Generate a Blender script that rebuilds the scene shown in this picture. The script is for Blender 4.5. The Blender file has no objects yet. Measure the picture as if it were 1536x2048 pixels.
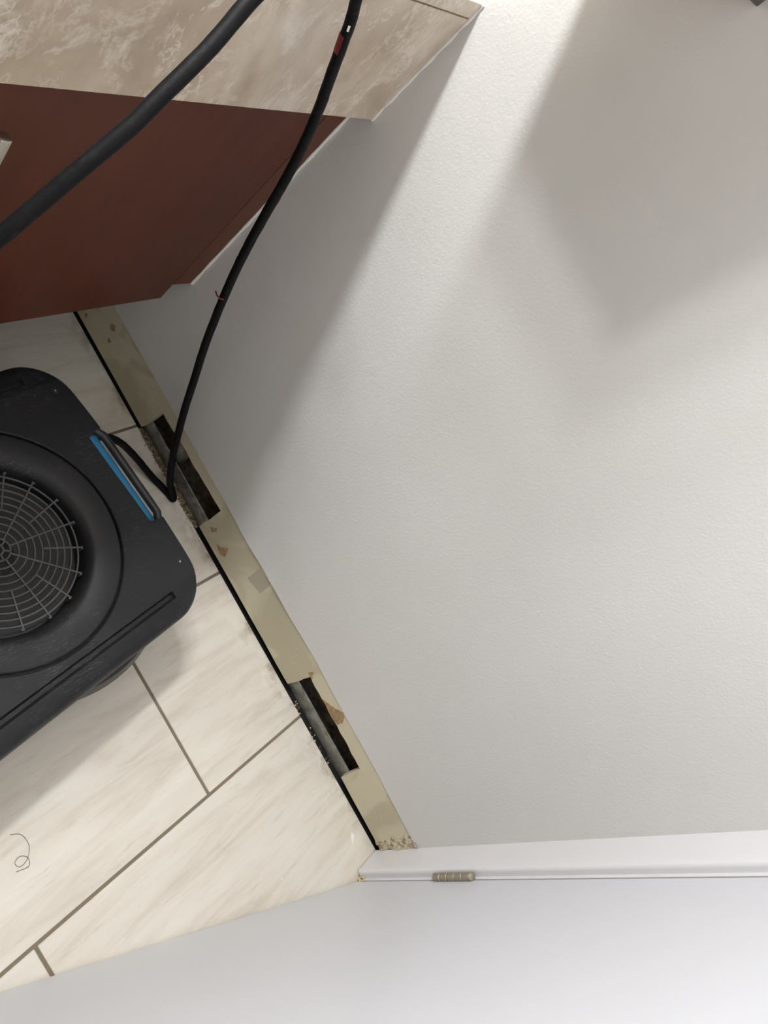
import bpy, bmesh, math, random
from mathutils import Vector, Matrix, noise, geometry

random.seed(7)
S = bpy.context.scene
COL = S.collection

# ------------------------------------------------------------------ camera
cam_data = bpy.data.cameras.new('camera')
cam = bpy.data.objects.new('camera', cam_data)
COL.objects.link(cam)
R = Matrix(((0.55704, -0.346602, 0.754701),
            (-0.480142, -0.875884, -0.047866),
            (0.67762, -0.3357, -0.654321)))          # columns: image right, image down, view direction
right, down, fwd = R.col[0], R.col[1], R.col[2]
M = Matrix((right, -down, -fwd)).transposed().to_4x4()
M.translation = Vector((-0.81617, 0.61378, 1.135))
cam.matrix_world = M
cam_data.sensor_fit = 'VERTICAL'
cam_data.sensor_height = 32.0
cam_data.lens = 1470.294 / 2048 * 32.0
cam_data.clip_start = 0.01
S.camera = cam

# ------------------------------------------------------------------ light and exposure
S.view_settings.view_transform = 'Standard'
S.view_settings.look = 'None'
S.view_settings.exposure = 0.0
S.view_settings.gamma = 1.0
S.view_settings.use_curve_mapping = False
world = bpy.data.worlds.new('world'); S.world = world
world.use_nodes = True
bg = world.node_tree.nodes['Background']
bg.inputs['Color'].default_value = (1.0, 0.97, 0.93, 1)
bg.inputs['Strength'].default_value = 0.01

LAMP_X = (-0.50, -0.66, -0.82)
LAMP_Y, LAMP_Z = 1.43, 1.86
LAMP_W = 33.5
for lx in LAMP_X:                                     # bulbs of the vanity light over the counter
    ld = bpy.data.lights.new('vanity_bulb', 'POINT')
    ld.energy = LAMP_W; ld.color = (0.965, 0.98, 1.0); ld.shadow_soft_size = 0.048
    lo = bpy.data.objects.new('vanity_bulb', ld); COL.objects.link(lo)
    lo.location = (lx, LAMP_Y, LAMP_Z)

# ------------------------------------------------------------------ material helpers
def new_mat(name, col, rough=0.5, metal=0.0, spec=0.5):
    m = bpy.data.materials.new(name); m.use_nodes = True
    b = m.node_tree.nodes['Principled BSDF']
    b.inputs['Base Color'].default_value = (*col, 1); b.inputs['Roughness'].default_value = rough
    b.inputs['Metallic'].default_value = metal; b.inputs['Specular IOR Level'].default_value = spec
    return m
def srgb(r, g, b):
    f = lambda c: (c/255/12.92 if c/255 <= 0.04045 else ((c/255+0.055)/1.055)**2.4)
    return (f(r), f(g), f(b))
class NT:
    def __init__(s, m): s.t = m.node_tree; s.b = s.t.nodes['Principled BSDF']
    def n(s, kind, **kw):
        o = s.t.nodes.new(kind)
        for k, v in kw.items():
            if k in o.inputs: o.inputs[k].default_value = v
            else: setattr(o, k, v)
        return o
    def l(s, a, b): s.t.links.new(a, b)
    def pos(s, scale=(1, 1, 1), rot=(0, 0, 0)):
        g = s.n('ShaderNodeNewGeometry'); mp = s.n('ShaderNodeMapping')
        mp.inputs['Scale'].default_value = scale; mp.inputs['Rotation'].default_value = rot
        s.l(g.outputs['Position'], mp.inputs['Vector']); return mp.outputs['Vector']
    def noise(s, vec, scale, detail=4, rough=0.55, dist=0.0):
        x = s.n('ShaderNodeTexNoise'); x.inputs['Scale'].default_value = scale; x.inputs['Detail'].default_value = detail
        x.inputs['Roughness'].default_value = rough; x.inputs['Distortion'].default_value = dist
        s.l(vec, x.inputs['Vector']); return x.outputs['Fac']
    def ramp(s, fac, stops):
        r = s.n('ShaderNodeValToRGB'); e = r.color_ramp.elements
        while len(e) < len(stops): e.new(0.5)
        for el, (p, c) in zip(e, stops):
            el.position = p; el.color = (*c, 1) if len(c) == 3 else c
        s.l(fac, r.inputs['Fac']); return r.outputs['Color']
    def mix(s, fac, a, b, mode='MIX'):
        x = s.n('ShaderNodeMix', data_type='RGBA', blend_type=mode)
        for sock, v in ((x.inputs[0], fac), (x.inputs[6], a), (x.inputs[7], b)):
            if hasattr(v, 'is_output'): s.l(v, sock)
            elif isinstance(v, (int, float)): sock.default_value = v
            else: sock.default_value = (*v, 1)
        return x.outputs[2]
    def math(s, op, a, b=0.0):
        x = s.n('ShaderNodeMath', operation=op)
        for sock, v in ((x.inputs[0], a), (x.inputs[1], b)):
            if hasattr(v, 'is_output'): s.l(v, sock)
            else: sock.default_value = v
        return x.outputs[0]
    def bump(s, h, strength, dist):
        x = s.n('ShaderNodeBump'); x.inputs['Strength'].default_value = strength; x.inputs['Distance'].default_value = dist
        s.l(h, x.inputs['Height']); s.l(x.outputs['Normal'], s.b.inputs['Normal'])
    def base(s, c): s.l(c, s.b.inputs['Base Color'])
BW = lambda v: (v, v, v)

# painted walls: satin white with a fine roller stipple
m_paint = new_mat('white_wall_paint', srgb(216, 213, 212), 0.42)
t = NT(m_paint); p = t.pos()
t.base(t.ramp(t.noise(p, 3.0, 3), [(0.3, srgb(205, 203, 199)), (0.7, srgb(209, 207, 204))]))
t.bump(t.mix(0.4, t.noise(p, 260, 3), t.noise(p, 120, 2)), 0.42, 0.0016)
m_door = new_mat('white_door_paint', srgb(222, 223, 229), 0.38)
t = NT(m_door); t.bump(t.noise(t.pos((1, 1, 0.35)), 160, 2), 0.05, 0.0008)
m_trim = new_mat('white_trim_paint', srgb(222, 220, 222), 0.35)
t = NT(m_trim); t.bump(t.noise(t.pos((1, 1, 0.3)), 120, 2), 0.08, 0.0008)
m_ceiling = new_mat('ceiling_paint', srgb(205, 203, 199), 0.8)
m_other = new_mat('grey_beige_wall_paint', srgb(150, 146, 138), 0.6)

# drywall strip with old olive beige paint
m_strip = new_mat('olive_beige_old_paint', srgb(176, 168, 140), 0.5)
t = NT(m_strip); p = t.pos()
big = t.noise(t.pos((1, 5, 9)), 1.6, 2)
c = t.ramp(t.noise(p, 6, 3, 0.6, 0.6), [(0.46, srgb(182, 174, 148)), (0.52, srgb(200, 192, 166))])
c = t.mix(t.ramp(t.noise(p, 55, 4), [(0.62, BW(0)), (0.75, BW(0.5))]), c, srgb(170, 161, 136))
t.base(c); t.bump(t.noise(p, 90, 3), 0.12, 0.0008)
m_gyp = new_mat('bare_gypsum_edge', srgb(198, 189, 166), 0.9)
t = NT(m_gyp); t.bump(t.noise(t.pos(), 300, 3), 0.6, 0.001)
m_ridge = new_mat('flaking_beige_filler', srgb(196, 186, 160), 0.9)
t = NT(m_ridge); t.base(t.ramp(t.noise(t.pos(), 95, 5, 0.7), [(0.38, srgb(128, 112, 82)), (0.5, srgb(184, 173, 146)), (0.68, srgb(216, 208, 188))])); t.bump(t.noise(t.pos(), 260, 4), 0.9, 0.0015)
m_paper = new_mat('brown_drywall_paper', srgb(158, 128, 92), 0.9)
t = NT(m_paper); t.base(t.ramp(t.noise(t.pos(), 120, 4), [(0.35, srgb(140, 110, 78)), (0.65, srgb(172, 146, 110))]))
m_tape = new_mat('grey_tape_residue', srgb(168, 160, 140), 0.35)
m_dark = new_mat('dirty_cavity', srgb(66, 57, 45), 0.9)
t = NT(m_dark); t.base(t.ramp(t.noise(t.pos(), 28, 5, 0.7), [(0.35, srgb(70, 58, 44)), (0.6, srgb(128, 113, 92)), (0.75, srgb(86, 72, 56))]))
m_track = new_mat('dull_galvanised_steel', srgb(150, 150, 145), 0.45, 0.75)
t = NT(m_track); t.base(t.ramp(t.noise(t.pos(), 60, 4), [(0.3, srgb(112, 110, 103)), (0.7, srgb(168, 168, 162))]))
m_crumb = new_mat('plaster_crumb', srgb(176, 164, 138), 0.95)
m_crumb_dark = new_mat('grime_crumb', srgb(84, 74, 58), 0.95)
m_grime = new_mat('brown_grime', srgb(108, 96, 76), 0.95)
t = NT(m_grime); t.base(t.ramp(t.noise(t.pos(), 150, 4, 0.7), [(0.36, srgb(62, 54, 42)), (0.52, srgb(116, 102, 80)), (0.68, srgb(158, 146, 118))]))
m_white = new_mat('white_paint_flake', srgb(240, 236, 226), 0.5)

# floor tile: cream porcelain with soft streaks across, scuffed with plaster dust next to the wall
m_tile = new_mat('cream_porcelain_tile', srgb(210, 201, 186), 0.34)
t = NT(m_tile); info = t.n('ShaderNodeObjectInfo')
p0 = t.pos((1.3, 9, 1), (0, 0, math.radians(-4)))
off = t.n('ShaderNodeVectorMath', operation='MULTIPLY_ADD')
comb = t.n('ShaderNodeCombineXYZ'); t.l(info.outputs['Random'], comb.inputs[0]); t.l(info.outputs['Random'], comb.inputs[1]); t.l(info.outputs['Random'], comb.inputs[2])
t.l(comb.outputs[0], off.inputs[0]); off.inputs[1].default_value = (13, 17, 29); t.l(p0, off.inputs[2])
c = t.ramp(t.noise(off.outputs[0], 3.2, 6, 0.62, 0.5), [(0.30, srgb(200, 191, 178)), (0.5, srgb(215, 208, 196)), (0.72, srgb(222, 217, 207))])
c = t.mix(t.ramp(t.noise(off.outputs[0], 11, 5, 0.7), [(0.56, BW(0)), (0.74, BW(0.35))]), c, srgb(172, 160, 142))
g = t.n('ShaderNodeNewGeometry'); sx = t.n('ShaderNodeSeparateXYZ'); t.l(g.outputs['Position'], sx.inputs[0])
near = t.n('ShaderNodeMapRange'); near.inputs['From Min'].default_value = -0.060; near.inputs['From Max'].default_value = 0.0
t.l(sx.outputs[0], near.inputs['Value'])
pp = t.pos((1, .7, 1))
dust = t.math('MULTIPLY', near.outputs[0], t.ramp(t.noise(pp, 26, 6, 0.7), [(0.47, BW(0)), (0.62, BW(0.9))]))
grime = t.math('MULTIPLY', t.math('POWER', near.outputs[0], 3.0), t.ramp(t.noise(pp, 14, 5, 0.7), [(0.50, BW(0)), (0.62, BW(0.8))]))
c = t.mix(dust, c, srgb(226, 220, 208))
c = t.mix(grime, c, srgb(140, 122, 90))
t.base(c); t.bump(t.noise(off.outputs[0], 60, 3), 0.03, 0.0006)
m_grout = new_mat('taupe_grout', srgb(124, 112, 95), 0.95)
t = NT(m_grout); t.bump(t.noise(t.pos(), 400, 2), 0.4, 0.0008)

# marble: taupe beige ground under creamy clouds and fine vein lines
m_marble = new_mat('beige_veined_marble', srgb(186, 168, 144), 0.16)
t = NT(m_marble)
p = t.pos((1.35, 1.0, 0.95), (0, math.radians(14), 0))
n1 = t.noise(p, 6.5, 7, 0.60, 0.35)
c = t.ramp(n1, [(0.32, srgb(168, 150, 130)), (0.47, srgb(184, 167, 147)), (0.57, srgb(199, 184, 166)), (0.70, srgb(216, 205, 190))])
n2 = t.noise(p, 20, 7, 0.70, 0.5)
c = t.mix(t.ramp(n2, [(0.54, BW(0)), (0.63, BW(0.5)), (0.72, BW(0.9))]), c, srgb(224, 216, 203))
n4 = t.noise(t.pos((1.7, 1.0, 0.9), (0, math.radians(14), 0)), 15, 6, 0.66, 0.6)
v = t.math('ABSOLUTE', t.math('SUBTRACT', n4, 0.55))
gate = t.ramp(t.noise(p, 5.0, 3), [(0.42, BW(0)), (0.56, BW(1))])
c = t.mix(t.math('MULTIPLY', t.ramp(v, [(0.0, BW(0.65)), (0.026, BW(0.0))]), gate), c, srgb(228, 221, 208))
t.base(c)
m_marble_joint = new_mat('amber_joint_glue', srgb(120, 92, 52), 0.6)

# dark reddish brown cabinet wood
m_wood = new_mat('dark_cherry_wood', srgb(92, 44, 28), 0.42, 0.0, 0.35)
t = NT(m_wood); p = t.pos((14, 14, 1.1))
t.base(t.ramp(t.noise(p, 5, 5, 0.6, 0.4), [(0.3, srgb(76, 36, 22)), (0.7, srgb(88, 43, 27))]))
m_wood_edge = new_mat('dark_cherry_edge', srgb(90, 47, 27), 0.5)
m_espresso = new_mat('espresso_wood', srgb(62, 44, 36), 0.4)
t = NT(m_espresso); t.base(t.ramp(t.noise(t.pos((12, 12, 1)), 5, 4), [(0.3, srgb(30, 20, 16)), (0.7, srgb(46, 31, 25))]))
m_steel = new_mat('brushed_nickel', srgb(196, 190, 178), 0.3, 1.0)
m_hinge = new_mat('satin_nickel_hinge', srgb(158, 150, 134), 0.5, 0.6)
m_caulk = new_mat('white_caulk', srgb(232, 228, 222), 0.6)
m_oldcaulk = new_mat('yellowed_caulk', srgb(204, 188, 146), 0.6)

# black rotomoulded plastic with pale scratches
def plastic(name, lo, hi, rough):
    m = new_mat(name, lo, rough, 0.0, 0.3); t = NT(m); p = t.pos()
    c = t.ramp(t.noise(p, 9, 4), [(0.3, lo), (0.7, hi)])
    for rot, sc in ((35, (1, 16, 1)), (-40, (1, 20, 1)), (80, (1, 18, 1))):
        s_ = t.noise(t.pos(sc, (0, 0, math.radians(rot))), 26, 2, 0.5, 0.15)
        line = t.ramp(t.math('ABSOLUTE', t.math('SUBTRACT', s_, 0.5)), [(0.0, BW(0.7)), (0.008, BW(0))])
        area = t.ramp(t.noise(p, 11 + rot*0.05, 3), [(0.54, BW(0)), (0.66, BW(1))])
        c = t.mix(t.math('MULTIPLY', line, area), c, srgb(122, 122, 124))
    t.base(c); t.bump(t.noise(p, 260, 2), 0.10, 0.0006)
    return m
m_plastic = plastic('scuffed_black_plastic', srgb(27, 27, 29), srgb(34, 34, 36), 0.46)
m_plastic_dark = new_mat('black_plastic', srgb(34, 34, 36), 0.42)
m_grille = new_mat('charcoal_grille_plastic', srgb(74, 73, 72), 0.45)
m_blade = new_mat('grey_fan_blade', srgb(92, 90, 88), 0.5)
m_hub = new_mat('fan_hub_plastic', srgb(34, 33, 33), 0.6)
m_recess_shade = new_mat('recess_shade_black', srgb(14, 13, 12), 0.9)  # shade put into the colour: near-black for the wall gap and fan throat
m_blue = new_mat('blue_label', srgb(62, 142, 190), 0.45)
m_rubber = new_mat('black_cord_rubber', srgb(12, 12, 14), 0.6, 0.0, 0.15)
t = NT(m_rubber); p = t.pos()
t.base(t.ramp(t.noise(p, 70, 4, 0.7), [(0.55, srgb(11, 11, 13)), (0.78, srgb(30, 30, 31))]))
t.bump(t.noise(p, 150, 3), 0.45, 0.0012)
m_red = new_mat('red_tape', srgb(104, 16, 26), 0.6)
m_screw = new_mat('zinc_screw', srgb(170, 172, 176), 0.35, 0.9)
m_hair = new_mat('dark_hair', srgb(88, 76, 62), 0.6)

# ------------------------------------------------------------------ mesh helpers
def link(name, bm, mat, parent=None, smooth=None):
    me = bpy.data.meshes.new(name)
    bmesh.ops.recalc_face_normals(bm, faces=bm.faces)
    bm.to_mesh(me); bm.free()
    for m in (mat if isinstance(mat, (list, tuple)) else [mat]): me.materials.append(m)
    if smooth is not None:
        me.polygons.foreach_set('use_smooth', [True]*len(me.polygons))
        me.set_sharp_from_angle(angle=math.radians(smooth))
    o = bpy.data.objects.new(name, me); COL.objects.link(o)
    if parent: o.parent = parent
    return o
def tag(o, label=None, cat=None, group=None, kind=None):
    for k, v in (('label', label), ('category', cat), ('group', group), ('kind', kind)):
        if v: o[k] = v
    return o
def empty(name, loc=(0, 0, 0), rz=0.0):
    o = bpy.data.objects.new(name, None); COL.objects.link(o)
    o.location = loc; o.rotation_euler = (0, 0, rz); o.empty_display_size = 0.05
    return o
def box(bm, x0, x1, y0, y1, z0, z1, bevel=0.0, seg=1):
    r = bmesh.ops.create_cube(bm, size=1.0)
    bmesh.ops.scale(bm, vec=(x1-x0, y1-y0, z1-z0), verts=r['verts'])
    bmesh.ops.translate(bm, vec=((x0+x1)/2, (y0+y1)/2, (z0+z1)/2), verts=r['verts'])
    if bevel:
        es = list({e for v in r['verts'] for e in v.link_edges})
        bmesh.ops.bevel(bm, geom=es, offset=bevel, segments=seg, affect='EDGES', profile=0.5)
def boxobj(name, dims, mat, parent=None, bevel=0.0, seg=1):
    bm = bmesh.new(); box(bm, *dims, bevel=bevel, seg=seg)
    return link(name, bm, mat, parent, 40 if bevel and seg > 1 else None)
def loft(bm, loops, cap0=True, cap1=True, closed=False):
    rings = [[bm.verts.new(v) for v in lp] for lp in loops]
    n = len(rings[0]); pairs = list(zip(rings, rings[1:]))
    if closed: pairs.append((rings[-1], rings[0]))
    for a, b in pairs:
        for i in range(n): bm.faces.new((a[i], a[(i+1) % n], b[(i+1) % n], b[i]))
    if cap0 and not closed: bm.faces.new(rings[0])
    if cap1 and not closed: bm.faces.new(rings[-1])
    return rings
def catmull(pts, sub=8):
    P = [Vector(p) for p in pts]; P = [2*P[0]-P[1]] + P + [2*P[-1]-P[-2]]; out = []
    for i in range(1, len(P)-2):
        for k in range(sub):
            u = k/sub; a, b, c, d = P[i-1:i+3]
            out.append(0.5*((2*b)+(c-a)*u+(2*a-5*b+4*c-d)*u*u+(3*b-a-3*c+d)*u**3))
    out.append(P[-2]); return out
def tube(bm, pts, r, n=10, wob=0.0):
    prev = None; loops = []
    for i, q in enumerate(pts):
        tan = (pts[min(i+1, len(pts)-1)] - pts[max(i-1, 0)]).normalized()
        if prev is None:
            a = Vector((0, 0, 1)) if abs(tan.z) < 0.9 else Vector((1, 0, 0))
            prev = tan.cross(a).normalized()
        prev = (prev - tan*prev.dot(tan)).normalized(); b = tan.cross(prev)
        rr = r(i/(len(pts)-1)) if callable(r) else r
        lp = []
        for k in range(n):
            an = 2*math.pi*k/n; d = prev*math.cos(an) + b*math.sin(an)
            lp.append(q + d*(rr + (wob*noise.noise((q+d*rr)*110.0) if wob else 0)))
        loops.append(lp)
    loft(bm, loops)
def lathe(bm, prof, n=48, c=(0, 0)):
    loops = [[(c[0]+r*math.cos(2*math.pi*k/n), c[1]+r*math.sin(2*math.pi*k/n), z) for k in range(n)] for r, z in prof]
    loft(bm, loops, False, False)
def prism_x(bm, poly, x0, x1):
    """Polygon in (y, z) extruded along x."""
    a = [bm.verts.new((x0, y, z)) for y, z in poly]; b = [bm.verts.new((x1, y, z)) for y, z in poly]
    n = len(poly)
    for i, j, k in geometry.tessellate_polygon([[Vector((y, z, 0)) for y, z in poly]]):
        bm.faces.new((a[i], a[j], a[k])); bm.faces.new((b[i], b[k], b[j]))
    sides = [bm.faces.new((a[i], b[i], b[(i+1) % n], a[(i+1) % n])) for i in range(n)]
    return sides

# ------------------------------------------------------------------ the room
ROOM_X0, Y_BACK, Z_TOP = -2.3, 1.56, 2.42
floor = boxobj('floor', (ROOM_X0-.1, 0.0040, -0.85, Y_BACK+.1, -0.06, -0.0022), m_grout)
tag(floor, kind='structure')
PY, PX, GR = 0.3088, 0.614, 0.0052
for row in range(-3, 5):
    y0 = 0.288 + PY*row + GR/2; y1 = 0.288 + PY*(row+1) - GR/2
    if row == 4: y1 = Y_BACK
    off = -0.2285 if row % 2 == 0 else -0.540
    k = 2
    while off + PX*k > ROOM_X0 - PX:
        x1 = off + PX*k - GR/2; x0 = x1 - PX + GR; k -= 1
        lim = 0.0035 if y1 > 0.02 else 0.08
        x1 = min(x1, lim)
        x0 = max(x0, ROOM_X0)
        if x1 - x0 < 0.02 or y1 - y0 < 0.02: continue
        bm = bmesh.new(); box(bm, x0, x1, y0, y1, -0.009, random.uniform(-0.0003, 0.0), 0.0009)
        link('tile', bm, m_tile, floor)

EDGE = [(1.60, .1135), (1.0878, .1137), (.9404, .1154), (.8471, .1164), (.7433, .1165), (.7034, .1180), (.6244, .1165), (.5729, .1215), (.5318, .1214),
        (.4701, .1194), (.3946, .1225), (.3242, .1199), (.2693, .1184), (.2046, .1193), (.149, .1185), (.0292, .1130), (-.004, .1130)]
def edge_z(y):
    for (ya, za), (yb, zb) in zip(EDGE, EDGE[1:]):
        if yb <= y <= ya: return za + (zb-za)*(ya-y)/(ya-yb)
    return EDGE[-1][1]
# painted main wall; its torn lower edge curls slightly off the board
bm = bmesh.new()
ys = [-0.13 + i*0.012 for i in range(int((Y_BACK+0.13)/0.012)+2)]
cols = []
for y in ys:
    curl = 0.0012 + 0.0022*math.exp(-((y-0.55)/0.09)**2) + 0.0003*noise.noise(Vector((y*40, 0, 0)))
    z0 = edge_z(min(max(y, -0.003), 1.59)) + 0.0007*noise.noise(Vector((y*60, 3, 0)))
    prof = [(-curl+0.0012, z0), (-(curl-0.0012)*0.5, z0+0.012), (0, z0+0.05), (0, 1.0), (0, Z_TOP), (0.014, Z_TOP), (0.014, z0+0.0004), (0.0016, z0+0.0002)]
    cols.append([bm.verts.new((x, y, z)) for x, z in prof])
for a, b in zip(cols, cols[1:]):
    for i in range(8): bm.faces.new((a[i], b[i], b[(i+1) % 8], a[(i+1) % 8]))
bm.faces.new(cols[0]); bm.faces.new(cols[-1])
wall = tag(link('wall_right', bm, m_paint, None, 30), kind='structure')

# bare strip left where the skirting was pulled off, with two cut-outs, on the same board
HOLE1 = [(.8977, .0118), (.8945, .032), (.8938, .0452), (.8922, .066), (.8913, .0862), (.872, .0858), (.8539, .0862), (.8341, .0893), (.8235, .0899), (.8126, .0909), (.80, .0894),
         (.7824, .0886), (.7705, .0903), (.7526, .0908), (.735, .0920), (.7158, .0915), (.7035, .093), (.6917, .0932), (.6905, .072), (.6892, .058), (.6900, .036), (.6885, .0164)]
HOLE2 = [(.3557, .0160), (.3548, .031), (.3539, .0485), (.3556, .067), (.3553, .0853), (.3443, .0832), (.3343, .0822), (.3228, .0835), (.3108, .0828), (.3030, .0842), (.2951, .0833),
         (.284, .0820), (.2721, .0811), (.2625, .0830), (.253, .0834), (.2420, .0812), (.2313, .0820), (.219, .0832), (.2062, .0816), (.196, .0798), (.185, .0812), (.1641, .0798), (.1625, .068), (.1606, .0563), (.1575, .038), (.1535, .0185)]
low = [(1.56, .0130), (1.30, .0134), (1.1314, .0132), (1.021, .0130)] + HOLE1 + [(.62, .0168), (.557, .0172), (.50, .0163), (.4518, .0170), (.40, .0155)] + HOLE2 + [(.11, .0165), (.0725, .0158), (.03, .0150), (-.0032, .0150)]
up = [(-.0032, edge_z(-.0032) - .0004)] + [(y, edge_z(y) - 0.0004) for y in [0.012 + i*0.03 for i in range(52)]] + [(1.56, .1131)]
up = [q for q in up if q[0] <= 1.56]
bm = bmesh.new(); sides = prism_x(bm, low + up, 0.0016, 0.0138)
for f in sides: f.material_index = 1
strip = link('bare_drywall_strip', bm, [m_strip, m_gyp], wall)
tag(strip, 'bare olive beige strip where the skirting board was removed')

def flake(name, poly, mat, x0=0.0011, x1=0.0017, parent=wall, jag=0.0016):
    out = []
    for (ya, za), (yb, zb) in zip(poly, poly[1:]+poly[:1]):
        for k in range(4):
            u = k/4; y = ya+(yb-ya)*u; z = za+(zb-za)*u; q = Vector((y*260, z*260, 1.3))
            out.append((y + jag*noise.noise(q), z + jag*noise.noise(q+Vector((9, 4, 2)))))
    bm = bmesh.new(); prism_x(bm, out, x0, x1)
    return link(name, bm, mat, parent)
flake('torn_paper_patch', [(.6444, .0363), (.6346, .0451), (.6284, .0591), (.6208, .05), (.6169, .0376), (.6277, .0298)], m_paper)
flake('torn_paper_patch', [(.3108, .083), (.3032, .09), (.2905, .0994), (.275, .1168), (.2664, .1133), (.2563, .1006), (.2557, .0855), (.2721, .0822), (.2933, .0850)], m_paper)
flake('torn_paper_patch', [(.3640, .0870), (.3625, .1010), (.3590, .0940), (.3500, .0875), (.3560, .0860)], m_paper)
flake('torn_paper_patch', [(.6770, .0470), (.6690, .0590), (.6640, .0540), (.6680, .0410)], m_paper)
flake('torn_paper_patch', [(1.070, .0830), (1.060, .0890), (1.055, .0800), (1.063, .0720)], m_paper)
flake('torn_paper_patch', [(1.056, .0580), (1.049, .0580), (1.048, .0510), (1.054, .0500)], m_paper)
flake('torn_paper_patch', [(1.118, .0350), (1.112, .0350), (1.113, .0270), (1.118, .0280)], m_paper)
flake('tape_residue', [(.5645, .0659), (.5702, .1100), (.5354, .1145), (.5291, .0766)], m_tape, 0.0013, 0.0017, jag=0.0004)
for y, z in ((.9242, .0772), (.4095, .0884), (.4020, .0800), (.0800, .0900), (.0650, .0640)):     # nail holes with raised rims
    bm = bmesh.new(); loops = []
    for r, x in ((0.0032, 0.0016), (0.0022, 0.0008), (0.0013, 0.0014), (0.0010, 0.0028)):
        loops.append([(x, y+r*math.cos(2*math.pi*k/10)*1.2, z+r*math.sin(2*math.pi*k/10)) for k in range(10)])
    loft(bm, loops, False, True)
    for f in bm.faces:
        if all(abs(v.co.y-y) < .0019 and v.co.x > .001 for v in f.verts): f.material_index = 1
    link('nail_hole', bm, [m_strip, m_dark], wall)
# ragged ridge of filler where the old skirting met the door casing
bm = bmesh.new()
rows = []
for i in range(34):
    z = 0.0150 + i*0.0031
    w = 0.021 + 0.010*noise.noise(Vector((z*70, 5, 0))) + (0.006 if i > 24 else 0)
    row = []
    for j in range(13):
        u = j/12; y = -0.0030 + w*u
        h = 0.0060*(1-u)**0.6*(0.45+1.1*noise.noise(Vector((y*110, z*55, 2)))) + 0.0008*noise.noise(Vector((y*380, z*380, 6)))
        if u == 1: h = -0.0003
        row.append(bm.verts.new((0.0016-max(h, -0.0003), y, z)))
    rows.append(row)
for a, b in zip(rows, rows[1:]):
    for j in range(12): bm.faces.new((a[j], a[j+1], b[j+1], b[j]))
link('filler_ridge', bm, m_ridge, wall, 25)

boxobj('gap_shade_floor', (0.0042, 0.058, -0.12, Y_BACK, -0.012, -0.0040), m_recess_shade, wall)  # black slab added so the gap under the strip reads as deep shade
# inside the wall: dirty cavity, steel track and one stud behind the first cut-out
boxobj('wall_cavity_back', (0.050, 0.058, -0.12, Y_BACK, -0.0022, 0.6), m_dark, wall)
bm = bmesh.new()
box(bm, 0.0144, 0.0156, 0.01, 1.55, -0.001, 0.0315, 0.0004)
box(bm, 0.0144, 0.0495, 0.01, 1.55, -0.0015, -0.0003)
link('steel_floor_track', bm, m_track, wall)
bm = bmesh.new()
tube(bm, [Vector((0.0150, 0.01+i*0.05, 0.0312)) for i in range(31)], 0.0016, 8)
link('track_lip', bm, m_track, wall, 50)
bm = bmesh.new()
box(bm, 0.0190, 0.0202, 0.8060, 0.8380, 0.0, 0.55, 0.0003)
box(bm, 0.0190, 0.0490, 0.8370, 0.8382, 0.0, 0.55)
box(bm, 0.0190, 0.0300, 0.8060, 0.8072, 0.0, 0.55)
link('steel_stud', bm, m_track, wall)

bm = bmesh.new(); rows = []
for i in range(71):
    y = .690 + i*.003; row = []
    for j in range(9):
        x = .0005 + j*.00185
        q = Vector((x*300, y*300, 4)); e = min(1, min(i, 70-i)/6)
        h = -.0030 + e*(.0036 + .0030*noise.noise(q) + .0020*noise.noise(q*.35)) - (.0035 if j == 8 else 0)
        row.append(bm.verts.new((x + .0008*noise.noise(q+Vector((7, 0, 0))), y, h)))
    rows.append(row)
for a, b in zip(rows, rows[1:]):
    for j in range(8): bm.faces.new((a[j], a[j+1], b[j+1], b[j]))
link('grime_bed', bm, m_grime, wall, 30)

# crumbs of plaster and grime along the wall side of the tiles
def crumb_field(name, mat, n, areas, rmin, rmax):
    bm = bmesh.new()
    for _ in range(n):
        (y0, y1, x0, x1) = random.choice(areas)
        y = random.uniform(y0, y1); x = random.uniform(x0, x1); r = random.uniform(rmin, rmax)
        v = bmesh.ops.create_icosphere(bm, subdivisions=1, radius=r)['verts']
        for q in v: q.co = Vector((q.co.x*random.uniform(.6, 1.4), q.co.y*random.uniform(.6, 1.5), q.co.z*random.uniform(.4, .8)))
        bmesh.ops.translate(bm, vec=(x, y, r*0.45 if x < .0035 else -0.0040 + r*.5), verts=v)
    return link(name, bm, mat)
tag(crumb_field('plaster_crumbs', m_crumb, 84, [(.69, .90, -.004, .0150), (.69, .79, .000, .013), (.69, .76, .000, .013), (.17, .35, .001, .014)], .0006, .0022),
    'loose beige plaster crumbs scattered along the two wall cut-outs', 'debris', kind='stuff')
tag(crumb_field('grime_crumbs', m_crumb_dark, 46, [(.69, .90, .003, .014), (.16, .35, .004, .016)], .0007, .0026),
    'dark grime crumbs lying in the gap under the two wall cut-outs', 'debris', kind='stuff')

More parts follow.
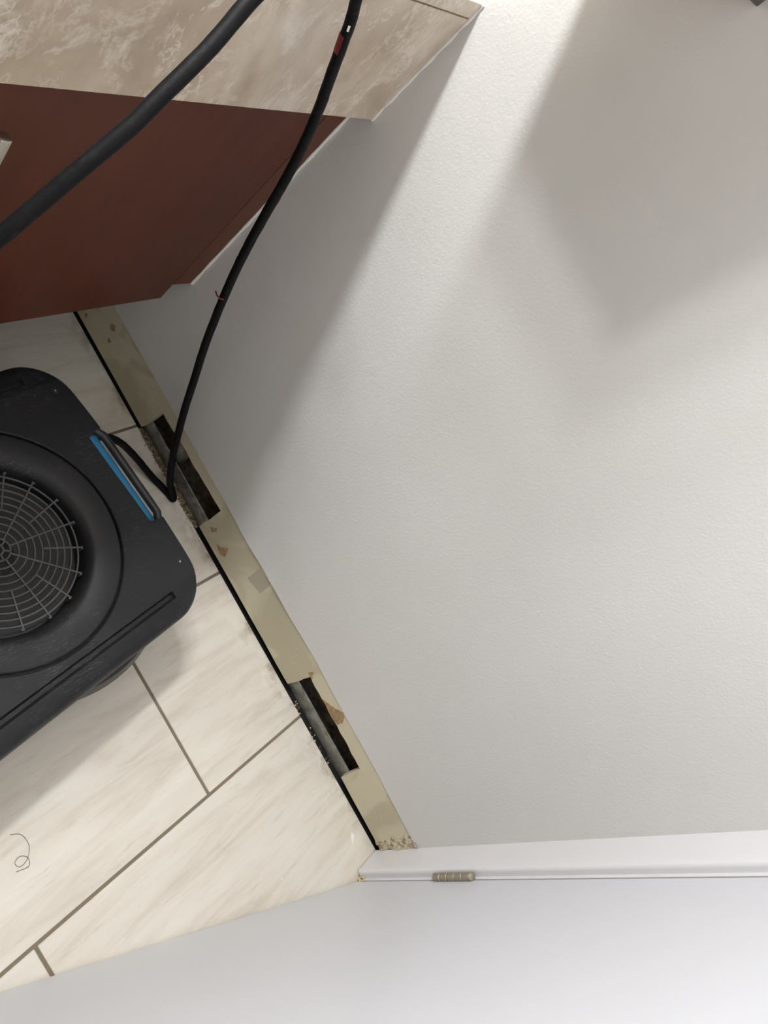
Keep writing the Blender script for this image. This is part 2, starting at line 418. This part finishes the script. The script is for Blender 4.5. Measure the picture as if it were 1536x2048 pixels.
# other walls and ceiling
bm = bmesh.new(); box(bm, ROOM_X0-.1, 0.014, Y_BACK, Y_BACK+.1, -0.002, Z_TOP); tag(link('wall_back', bm, m_other), kind='structure')
bm = bmesh.new(); box(bm, ROOM_X0-.1, ROOM_X0, -.13, Y_BACK, -0.002, Z_TOP); tag(link('wall_left', bm, m_other), kind='structure')
bm = bmesh.new(); box(bm, ROOM_X0-.1, 0.10, -.85, Y_BACK+.1, Z_TOP, Z_TOP+.1); tag(link('ceiling', bm, m_ceiling), kind='structure')
bm = bmesh.new()
box(bm, -0.0438, 0.014, -.128, -.0170, -0.002, Z_TOP)
box(bm, ROOM_X0, -0.885, -.128, -.0170, -0.002, Z_TOP)
box(bm, -0.885, -0.0438, -.128, -.0170, 2.07, Z_TOP)
tag(link('wall_front', bm, m_paint), kind='structure')
bm = bmesh.new(); box(bm, ROOM_X0, 0.10, -.85, -.80, -0.002, Z_TOP); tag(link('wall_hallway', bm, m_paint), kind='structure')

# door casing on the hinge side, a moulded board with a rounded inner edge
def casing(name, prof, z0, z1, skew=0.0):
    bm = bmesh.new(); n = 24; loops = []
    for i in range(n+1):
        z = z0 + (z1-z0)*(i/n)**2
        loops.append([(x, y, z + (skew*noise.noise(Vector((x*200, y*200, 0))) if i == 0 else 0)) for x, y in prof])
    loft(bm, loops)
    return tag(link(name, bm, m_trim, None, 35), kind='structure')
prof = [(0.0, -0.0165), (0.0, -0.0035), (-0.0480, -0.0024), (-0.0535, -0.0024), (-0.0562, -0.0032), (-0.0576, -0.0052), (-0.0580, -0.0090), (-0.0578, -0.0165)]
cas = casing('trim_1', prof, 0.004, 2.10, 0.003)
prof = [(-0.0440, -0.0166), (-0.0440, -0.1240), (-0.0630, -0.1240), (-0.0630, -0.0172), (-0.0624, -0.0166), (-0.0446, -0.0166)]
jamb = casing('trim_2', prof, 0.0, 2.06)
bm = bmesh.new()                                             # yellowed caulk squeezed out at the foot of the casing
for _ in range(26):
    v = bmesh.ops.create_icosphere(bm, subdivisions=2, radius=random.uniform(.0010, .0024))['verts']
    bmesh.ops.translate(bm, vec=(random.uniform(-.069, -.057), random.uniform(-.018, -.012), random.choice((.002, .004, .006, .010, .016))), verts=v)
link('caulk_blob', bm, m_oldcaulk, cas, 60)

# open door: pivot on the hinge axis, leaf swings into the room
DOOR_A = math.radians(28.62)
d = Vector((-math.cos(DOOR_A), math.sin(DOOR_A), 0)); nrm = Vector((math.sin(DOOR_A), math.cos(DOOR_A), 0))
h0 = Vector((-0.0662, -0.0160, 0)) + d*0.0004
bm = bmesh.new(); rows = []
W, TH = 0.76, 0.035
prof = [(0.0, -TH), (0.0, -0.0014), (0.0014, 0.0), (W-.0014, 0.0), (W, -0.0014), (W, -TH)]
loops = [[h0 + d*s + nrm*q + Vector((0, 0, z)) for s, q in prof] for z in (0.0055, 2.03)]
loft(bm, loops)
door = tag(link('door_1', bm, m_door), kind='structure')
hinge_axis = Vector((-0.0676, -0.0086, 0))
bm = bmesh.new()                                              # plates between the two edges of door and frame
q0 = hinge_axis + Vector((0, -0.0015, 0))
for s0, s1, z0, z1 in ((0.0, 1.0, .2045, .2860),):
    box(bm, hinge_axis.x-0.0012, hinge_axis.x+0.0012, hinge_axis.y-0.030, hinge_axis.y-0.003, z0, z1-.004)
hinge = link('hinge', bm, m_hinge, door)
zs = [.2005, .2165, .2325, .2485, .2645, .2805]
for i in range(5):
    z0, z1 = zs[i]+.0005, zs[i+1]-.0005
    bm = bmesh.new(); r = 0.0066
    pr = [(0.0001, z0), (r-.0008, z0), (r, z0+.0008), (r, z1-.0008), (r-.0008, z1), (0.0001, z1)]
    lathe(bm, pr, 20, (hinge_axis.x, hinge_axis.y)); link('hinge_knuckle', bm, m_hinge, hinge, 40)
bm = bmesh.new()
lathe(bm, [(0.0001, .2800), (.0070, .2806), (.0070, .2828), (.0055, .2842), (0.0001, .2848)], 20, (hinge_axis.x, hinge_axis.y))
link('hinge_pin', bm, m_hinge, hinge, 40)

# ------------------------------------------------------------------ vanity: floating cabinet and marble counter
Y_AP, Y_CAB = 0.988, 1.0121
top = empty('marble_countertop', (-0.6, Y_AP, 0.708))
tag(top, 'beige veined marble countertop with a deep mitred front apron above the brown cabinet', 'countertop')
def world_child(o, parent):
    o.parent = parent; o.matrix_parent_inverse = Matrix.Translation(parent.location).inverted(); return o
bm = bmesh.new(); box(bm, -1.25, -0.0012, Y_AP, Y_AP+.020, 0.7085, 0.8622, 0.0008); world_child(link('front_apron', bm, m_marble), top)
bm = bmesh.new(); box(bm, -1.25, -0.0012, Y_AP, 1.558, 0.8637, 0.8825, 0.0015, 2); world_child(link('counter_slab', bm, m_marble), top)
bm = bmesh.new(); box(bm, -1.248, -0.0014, Y_AP+.0012, Y_AP+.018, 0.8620, 0.8640); world_child(link('glued_joint', bm, m_marble_joint), top)
bm = bmesh.new()
tube(bm, [Vector((-0.0012, Y_AP-.0002, z)) for z in [0.7085+i*0.0058 for i in range(31)]], lambda u: 0.0019+0.0006*math.sin(u*37), 8, .0006)
world_child(link('caulk_bead', bm, m_caulk, None, 60), top)

cab = empty('vanity_cabinet', (-0.6, Y_CAB, 0.274))
tag(cab, 'dark reddish brown wall-hung vanity cabinet with a flat front under the marble counter', 'cabinet')
bm = bmesh.new(); box(bm, -1.22, -0.0405, Y_CAB+.020, 1.555, 0.276, 0.7075); world_child(link('carcass', bm, m_wood), cab)
bm = bmesh.new(); box(bm, -0.4895, -0.0412, Y_CAB, Y_CAB+.019, 0.2745, 0.7060, 0.0008); world_child(link('door', bm, m_wood), cab)
cdoor = bpy.data.objects['door']
bm = bmesh.new(); box(bm, -1.215, -0.4925, Y_CAB, Y_CAB+.019, 0.2745, 0.7060, 0.0008); world_child(link('door', bm, m_wood), cab)
bm = bmesh.new(); prism = [(-0.0400, .3120), (-0.0030, .3075), (-0.0030, .7070), (-0.0400, .7070)]
a = [bm.verts.new((x, Y_CAB+.0003, z)) for x, z in prism]; b = [bm.verts.new((x, Y_CAB+.019, z)) for x, z in prism]
bm.faces.new(a); bm.faces.new(b)
for i in range(4): bm.faces.new((a[i], b[i], b[(i+1) % 4], a[(i+1) % 4]))
world_child(link('filler_panel', bm, m_wood_edge), cab)
bm = bmesh.new()
tube(bm, [Vector((-0.0016, Y_CAB-.0004, z)) for z in [0.3080+i*0.008 for i in range(50)]], lambda u: 0.0024+0.0004*math.sin(u*51), 8, .0006)
world_child(link('caulk_bead', bm, m_caulk, None, 60), cab)
# bar handle of the door, only its upper end in view
bm = bmesh.new(); box(bm, -0.4540, -0.4440, Y_CAB-.0335, Y_CAB-.0245, 0.5100, 0.6600, 0.0010, 2)
hd = link('handle', bm, m_steel, None, 40)
hd.parent = cdoor
for z in (0.535, 0.635):
    bm = bmesh.new(); box(bm, -0.4530, -0.4450, Y_CAB-.0246, Y_CAB+.0004, z-.004, z+.004)
    bmesh.ops.translate(bm, vec=(0, 0, 0), verts=bm.verts); o = link('handle_post', bm, m_steel); o.parent = cdoor

# vanity light bar (lit bulbs are the point lights above)
vl = empty('vanity_light', (-0.66, Y_BACK, LAMP_Z))
tag(vl, 'nickel light bar with three bulbs on the wall above the marble counter', 'lamp')
bm = bmesh.new(); box(bm, -1.02, -0.30, Y_BACK-.028, Y_BACK-.001, LAMP_Z-.045, LAMP_Z+.045, .004, 2); world_child(link('back_plate', bm, m_steel, None, 40), vl)
for lx in LAMP_X:
    bm = bmesh.new()
    pts = [Vector((lx, Y_BACK-.026, LAMP_Z+.0)), Vector((lx, Y_BACK-.06, LAMP_Z)), Vector((lx, Y_BACK-.078, LAMP_Z))]
    tube(bm, pts, 0.016, 16); world_child(link('socket', bm, m_steel, None, 40), vl)

# ------------------------------------------------------------------ dark wood box, lower corner in view, unseen rest added to shadow the wall
wc = empty('wall_shadow_box', (0, 0.91, 1.084))
tag(wc, 'dark brown wooden corner high on the white wall, its unseen box body added to cast a shadow', 'cabinet')
CD, CY0, CY1, CZ0, CZ1 = 0.20, 0.812, 0.99, 1.0835, 1.70
bm = bmesh.new(); box(bm, -CD+.018, -0.0005, CY0, CY1, CZ0, CZ1, .0012); world_child(link('carcass', bm, m_espresso), wc)
bm = bmesh.new(); box(bm, -CD, -CD+.0175, CY0, CY1, CZ0, CZ1, .0012); o = world_child(link('door', bm, m_espresso), wc)
bm = bmesh.new(); box(bm, -CD-.016, -CD+.0005, CY1-.035, CY1-.025, CZ0+.10, CZ0+.20, .002); h = link('handle', bm, m_steel); h.parent = o

# ------------------------------------------------------------------ air mover
AM = empty('air_mover', (-0.408, 0.760, 0.0), math.radians(6.65))
tag(AM, 'black plastic floor drying fan with a round grille standing on the tiles', 'fan')
HZ = 0.200
def rrect(a, b, r, n=10, bow=0.0, cx=0.0, cy=0.0):
    out = []
    for qx, qy, a0 in ((1, 1, 0), (-1, 1, 90), (-1, -1, 180), (1, -1, 270)):
        for k in range(n+1):
            an = math.radians(a0 + 90*k/n)
            out.append([qx*(a-r)+r*math.cos(an), qy*(b-r)+r*math.sin(an)])
    # split straight sides and bow them
    res = []
    for i, q in enumerate(out):
        w = out[(i+1) % len(out)]; L = math.hypot(w[0]-q[0], w[1]-q[1]); m = 150 if L > 0.1 else 1
        for k in range(m):
            res.append([q[0]+(w[0]-q[0])*k/m, q[1]+(w[1]-q[1])*k/m])
    for q in res:
        q[0] += math.copysign(bow*max(0, 1-(q[1]/b)**2), q[0]) if abs(q[0]) > 1e-6 else 0
    return [(x+cx, y+cy) for x, y in res]
A0, B0 = 0.2175, 0.2120
def cover_loop(off, z, ob=None):
    out = []
    for x, y in rrect(A0-off, B0-(off if ob is None else ob), 0.058-off*.5, 10, 0.0105):
        e = abs(y-0.0045)
        if e < 0.0775 and abs(x) > .15:                       # finger gap, with rounded ends
            w = min(1.0, (0.0775-e)/0.006); w = math.sqrt(max(0.0, 1-(1-w)**2))
            x = x + (math.copysign(0.2000 - off*.5 + 0.0016*(y/.075)*-1, x) - x)*w
        out.append((x, y, z))
    return out
def circ(r, z, n=96, c=(0, 0)): return [(c[0]+r*math.cos(2*math.pi*k/n), c[1]+r*math.sin(2*math.pi*k/n), z) for k in range(n)]
def capsule(cx, cy, hl, hw, ang, n=8):
    out = []
    for s, a0 in ((1, 0), (-1, 180)):
        for k in range(n+1):
            an = math.radians(a0 + 180*k/n); out.append((hw*math.cos(an), s*(hl-hw)+hw*math.sin(an)))
    ca, sa = math.cos(ang), math.sin(ang)
    return [(cx+x*ca-y*sa, cy+x*sa+y*ca) for x, y in out]
def bar(cx0, cx1, y, hw): return [(cx0, y-hw), (cx1, y-hw), (cx1, y+hw), (cx0, y+hw)]
bm = bmesh.new()
outer = loft(bm, [cover_loop(.030, .158), cover_loop(.006, .1585), cover_loop(.001, .163), cover_loop(0, .172), cover_loop(.0006, .182), cover_loop(.0020, .190, .0035), cover_loop(.0036, .1965, .0085), cover_loop(.0055, HZ, .016)], False, False)
edges = []
def loop_edges(ring): edges.append(ring)
loop_edges(outer[-1])
gr = loft(bm, [circ(.1610, HZ), circ(.1595, HZ-.0015), circ(.1590, HZ-.007), circ(.150, HZ-.007)], False, False); loop_edges(gr[0])
for yb in (-0.1755, 0.1830):
    r = bar(-0.160, 0.161, yb, .0058); c_ = bar(-0.159, 0.160, yb, .0026)
    rg = loft(bm, [[(x, y, HZ) for x, y in r], [(x, y, HZ-.0070) for x, y in c_]], False, True); loop_edges(rg[0])
flat = [v for ring in edges for v in ring]
for tri in geometry.tessellate_polygon([[v.co.copy() for v in ring] for ring in edges]):
    try: bm.faces.new([flat[q] for q in tri])
    except ValueError: pass
link('top_cover', bm, m_plastic, AM, 32)
# inlet ring: flat annulus that dips into the fan throat
bm = bmesh.new()
lathe(bm, [(.148, HZ-.006), (.1555, HZ-.006), (.1560, HZ-.0015), (.1545, HZ), (.150, HZ+.0003), (.140, HZ-.0004), (.124, HZ-.0022), (.1165, HZ-.006), (.1115, HZ-.014), (.1085, HZ-.026), (.1060, HZ-.060), (.104, HZ-.120)], 96)
link('inlet_ring', bm, m_plastic, AM, 40)
bm = bmesh.new(); lathe(bm, [(.104, HZ-.122), (.0001, HZ-.124)], 48); link('fan_floor', bm, m_recess_shade, AM)
# grille
GZ = HZ - .008
gril = None
GC = (0.0, 0.0)
radii = [.0064, .0150, .0249, .0349, .0446, .0540, .0634, .0728, .0820, .0907, .1000]
def ring_mesh(r, hw=.00115, hz=.0022, n=72):
    bm = bmesh.new()
    lp = [circ(r-hw, GZ-hz, n, GC), circ(r+hw, GZ-hz, n, GC), circ(r+hw, GZ-.0006, n, GC), circ(r+hw*.5, GZ, n, GC), circ(r-hw*.5, GZ, n, GC), circ(r-hw, GZ-.0006, n, GC)]
    rings = loft(bm, lp, False, False, closed=True); return bm
for i, r in enumerate(radii):
    bm = ring_mesh(r, .0014 if i == 0 else .00115)
    if i == 0:
        gril = link('grille', bm, m_grille, AM, 40)
    else: link('grille_ring', bm, m_grille, gril, 40)
for k in range(18):
    an = math.radians(-8.5 + 20*k); long = k % 2 == 0
    r0 = .0150 if long else .0540
    r1 = .1055
    bm = bmesh.new(); box(bm, r0, r1, -.0011, .0011, GZ-.004, GZ+.0005, .0004)
    box(bm, r1-.0012, r1+.0012, -.0028, .0012, GZ-.010, GZ+.0005)
    bmesh.ops.rotate(bm, verts=bm.verts, matrix=Matrix.Rotation(an, 3, 'Z')); link('grille_spoke', bm, m_grille, gril)
for k in range(6):
    an = math.radians(22 + 60*k)
    bm = bmesh.new(); box(bm, .0062, .0152, -.0010, .0010, GZ-.003, GZ); bmesh.ops.rotate(bm, verts=bm.verts, matrix=Matrix.Rotation(an, 3, 'Z')); link('grille_spoke', bm, m_grille, gril)
# fan wheel below the grille
bm = bmesh.new(); lathe(bm, [(.0001, HZ-.034), (.026, HZ-.036), (.034, HZ-.042), (.036, HZ-.085)], 40); wheel = link('fan_hub', bm, m_hub, AM, 40)
for k in range(5):
    bm = bmesh.new(); n = 10; top_, bot_ = [], []
    for i in range(n+1):
        u = i/n; r = .034 + (.098-.034)*u
        for tgt, side in ((top_, 0), (bot_, 1)):
            a0 = math.radians(-60 + 72*k) + u*.35
            a1 = a0 + .46 + .10*u
            an = a1 if side else a0; zz = HZ - (.082 - .004*u if side == 0 else .040 + .006*u)
            tgt.append(Vector((r*math.cos(an), r*math.sin(an), zz)))
    A = [bm.verts.new(v) for v in top_]; B = [bm.verts.new(v) for v in bot_]
    A2 = [bm.verts.new(v-Vector((0, 0, .0022))) for v in top_]; B2 = [bm.verts.new(v-Vector((0, 0, .0022))) for v in bot_]
    for i in range(n):
        bm.faces.new((A[i], A[i+1], B[i+1], B[i])); bm.faces.new((A2[i], B2[i], B2[i+1], A2[i+1]))
        bm.faces.new((A[i], A2[i], A2[i+1], A[i+1])); bm.faces.new((B[i], B[i+1], B2[i+1], B2[i]))
    bm.faces.new((A[0], B[0], B2[0], A2[0])); bm.faces.new((A[n], A2[n], B2[n], B[n]))
    link('fan_blade', bm, m_blade, wheel, 60)
# handle tube beyond each slot, with the blue guide lip of the wall-side one
for sx_ in (1, -1):
    pts = [Vector((sx_*(.2222 - .010*max(0, (abs(y)-.066)/.018)**1.5), y+.0045, .1925)) for y in [-.084+i*.0168 for i in range(11)]]
    bm = bmesh.new(); tube(bm, pts, lambda u: .0062, 14); link('handle_bar', bm, m_plastic_dark, AM, 60)
bm = bmesh.new()
loops = []
for y in (.0790, .060, .030, 0.0, -.030, -.060, -.0690):
    loops.append([(.1992, y, .1880), (.2192, y, .1818), (.2192, y, .1806), (.1992, y, .1855)])
loft(bm, loops)
link('label_strip', bm, m_blue, AM)
AM_parts_label = tag(bpy.data.objects['label_strip'], 'bright blue strip seen through the handle slot')
# lower housing, volute bulge and feet
bm = bmesh.new()
loft(bm, [[(x, y, z) for x, y in rrect(A0-o, B0-o, .055, 8, 0.0)] for o, z in ((.030, .161), (.034, .120), (.038, .060), (.046, .022), (.060, .014))], True, True)
link('lower_housing', bm, m_plastic_dark, AM, 35)
bm = bmesh.new()
lathe(bm, [(.150, .158), (.172, .150), (.1795, .135), (.1795, .060), (.172, .040), (.140, .026)], 72, (.052, -.048)); link('volute_bulge', bm, m_plastic_dark, AM, 40)
for x in (.13, -.13):
    for y in (.13, -.13):
        bm = bmesh.new(); lathe(bm, [(.0001, 0), (.016, 0), (.018, .004), (.017, .016), (.0001, .016)], 20, (x, y)); link('rubber_foot', bm, m_rubber, AM, 40)
for x, y in ((.2080, -.1470), (.2020, .1610), (-.2020, .1610), (-.2080, -.1470)):
    x *= .965; y *= .965
    bm = bmesh.new()
    lathe(bm, [(.0046, HZ-.0035), (.0046, HZ+.0006), (.0036, HZ+.0008), (.0034, HZ-.003)], 20, (x, y)); s_ = link('screw_recess', bm, m_plastic_dark, AM, 50)
    bm = bmesh.new(); lathe(bm, [(.0033, HZ-.0035), (.0026, HZ-.0002), (.0001, HZ+.0003)], 16, (x, y)); link('screw', bm, m_screw, s_, 50)

# ------------------------------------------------------------------ cords
C0 = cam.matrix_world.translation
c1 = [(-0.355, 1.085, 0.8892), (-0.352, 1.03, 0.8990), (-0.357, 0.985, 0.9180), (-0.370, 0.948, 0.9240), (-0.3918, 0.9173, 0.9114), (-0.4134, 0.906, 0.8904), (-0.4424, 0.889, 0.8659), (-0.4713, 0.8752, 0.8412), (-0.4904, 0.8664, 0.8229), (-0.5131, 0.8588, 0.8003), (-0.5327, 0.8527, 0.7781), (-0.5562, 0.8464, 0.7485), (-0.5696, 0.8457, 0.7224), (-0.5786, 0.8512, 0.6887), (-0.6, 0.86, 0.62), (-0.67, 0.885, 0.47), (-0.76, 0.905, 0.25), (-0.84, 0.9, 0.07), (-0.92, 0.86, 0.0056), (-1.05, 0.8, 0.0056), (-1.2, 0.82, 0.0056)]
bm = bmesh.new(); tube(bm, catmull(c1, 8), 0.0052, 14, .0002)
tag(link('power_cord', bm, m_rubber, None, 60), 'thick black power cord hanging close in front of the brown cabinet, left of the two', 'cord')

c2 = [(-0.19, 1.14, 0.8885), (-0.22, 1.06, 0.8990), (-0.250, 0.998, 0.926), (-0.259, 0.962, 0.905), (-0.245, 0.9538, 0.8735), (-0.237, 0.9527, 0.8611), (-0.225, 0.9513, 0.838), (-0.21, 0.9487, 0.8054), (-0.19, 0.9452, 0.7622), (-0.172, 0.9406, 0.7126), (-0.156, 0.9376, 0.66), (-0.141, 0.9358, 0.6077), (-0.126, 0.9321, 0.5518), (-0.11, 0.9247, 0.4887), (-0.094, 0.9137, 0.4227), (-0.078, 0.8973, 0.349), (-0.063, 0.8751, 0.2742), (-0.05, 0.8536, 0.2042), (-0.038, 0.8248, 0.129), (-0.029, 0.8016, 0.0757), (-0.022, 0.7802, 0.0375), (-0.0135, 0.7625, 0.0165), (-0.0112, 0.7545, 0.0062), (-0.014, 0.7655, 0.0056), (-0.0185, 0.781, 0.006), (-0.033, 0.809, 0.013), (-0.053, 0.834, 0.033), (-0.076, 0.854, 0.056), (-0.101, 0.867, 0.08), (-0.13, 0.877, 0.098), (-0.175, 0.885, 0.108), (-0.215, 0.882, 0.112)]
bm = bmesh.new(); tube(bm, catmull(c2, 8), lambda u: .0050 + .0012*min(1, max(0, (u-.15)/.45)), 14, .0004)
cord = tag(link('power_cord', bm, m_rubber, None, 60), 'scuffed black power cord rising from the wall cut-out past the marble, with red tape mark', 'cord')
def wrap(name, t0, t1, a0, a1, mat, r=.0056):
    """A patch of tape lying round part of the cord between two of its points."""
    pts = catmull(c2, 8); i0, i1 = int(t0*8), int(t1*8); bm = bmesh.new(); grid = []
    camv = C0
    for i in range(i0, i1+1):
        q = pts[i]; tan = (pts[i+1]-pts[i-1]).normalized(); e = (camv-q); e = (e - tan*e.dot(tan)).normalized(); b = tan.cross(e)
        grid.append([bm.verts.new(q + (e*math.cos(a0+(a1-a0)*k/6) + b*math.sin(a0+(a1-a0)*k/6))*r) for k in range(7)])
    for a, b in zip(grid, grid[1:]):
        for k in range(6): bm.faces.new((a[k], a[k+1], b[k+1], b[k]))
    return link(name, bm, mat, cord, 60)
tag(wrap('tape_mark', 5.85, 6.45, .1, 1.5, m_red), 'dark red tape mark')
tag(wrap('paint_nick', 5.3, 5.55, -.25, .10, m_white), 'white nick in the rubber')
bm = bmesh.new(); tube(bm, [Vector(q) for q in [(-0.1142, 0.9263, 0.4546), (-0.1144, 0.9205, 0.4533), (-0.1121, 0.9158, 0.4532), (-0.1078, 0.9134, 0.4538)]], .0011, 6)
tag(link('thread_tag', bm, m_red, cord), 'tiny red tail of tape')

# ------------------------------------------------------------------ small litter on the floor
def chip(name, x, y, pts, label):
    bm = bmesh.new(); a = [bm.verts.new((x+px, y+py, .0003)) for px, py in pts]; b = [bm.verts.new((x+px*.9, y+py*.9, .0011)) for px, py in pts]
    bm.faces.new(a); bm.faces.new(b); n = len(pts)
    for i in range(n): bm.faces.new((a[i], a[(i+1)%n], b[(i+1)%n], b[i]))
    tag(link(name, bm, m_white), label, 'paint chip')
chip('paint_chip', -.027, .047, [(-.010,-.010),(-.0045,.003),(.003,.010),(.004,.002),(-.003,-.004)], 'largest white paint chip on the tile beside the door casing')
chip('paint_chip', .000, .140, [(-.0012,-.012),(.0012,-.004),(.0014,.006),(-.001,.004)], 'thin white paint sliver at the tile edge below the lower cut-out')
chip('paint_chip', -.192, .096, [(-.0018,-.0012),(.0005,-.002),(.002,.0008),(-.0004,.002)], 'speck of white paint on the tile nearest the open door, left of two')
chip('paint_chip', -.164, .072, [(-.0014,-.001),(.0008,-.0014),(.0012,.001),(-.0006,.0012)], 'tiny white paint speck on the tile close to the open door, right of two')
bm = bmesh.new()
h = [(-.500,.428,.0009),(-.4885,.4180,.0006),(-.4880,.3990,.0012),(-.4990,.3860,.0007),(-.5100,.3850,.0010),(-.5120,.3930,.0006),(-.5030,.3960,.0012),(-.4960,.3880,.0007),(-.5000,.3780,.0010),(-.5160,.3820,.0006)]
tube(bm, catmull(h, 10), .00030, 5); tag(link('hair_strand', bm, m_hair), 'curled dark hair strand lying on the cream tile at the left edge', 'hair')
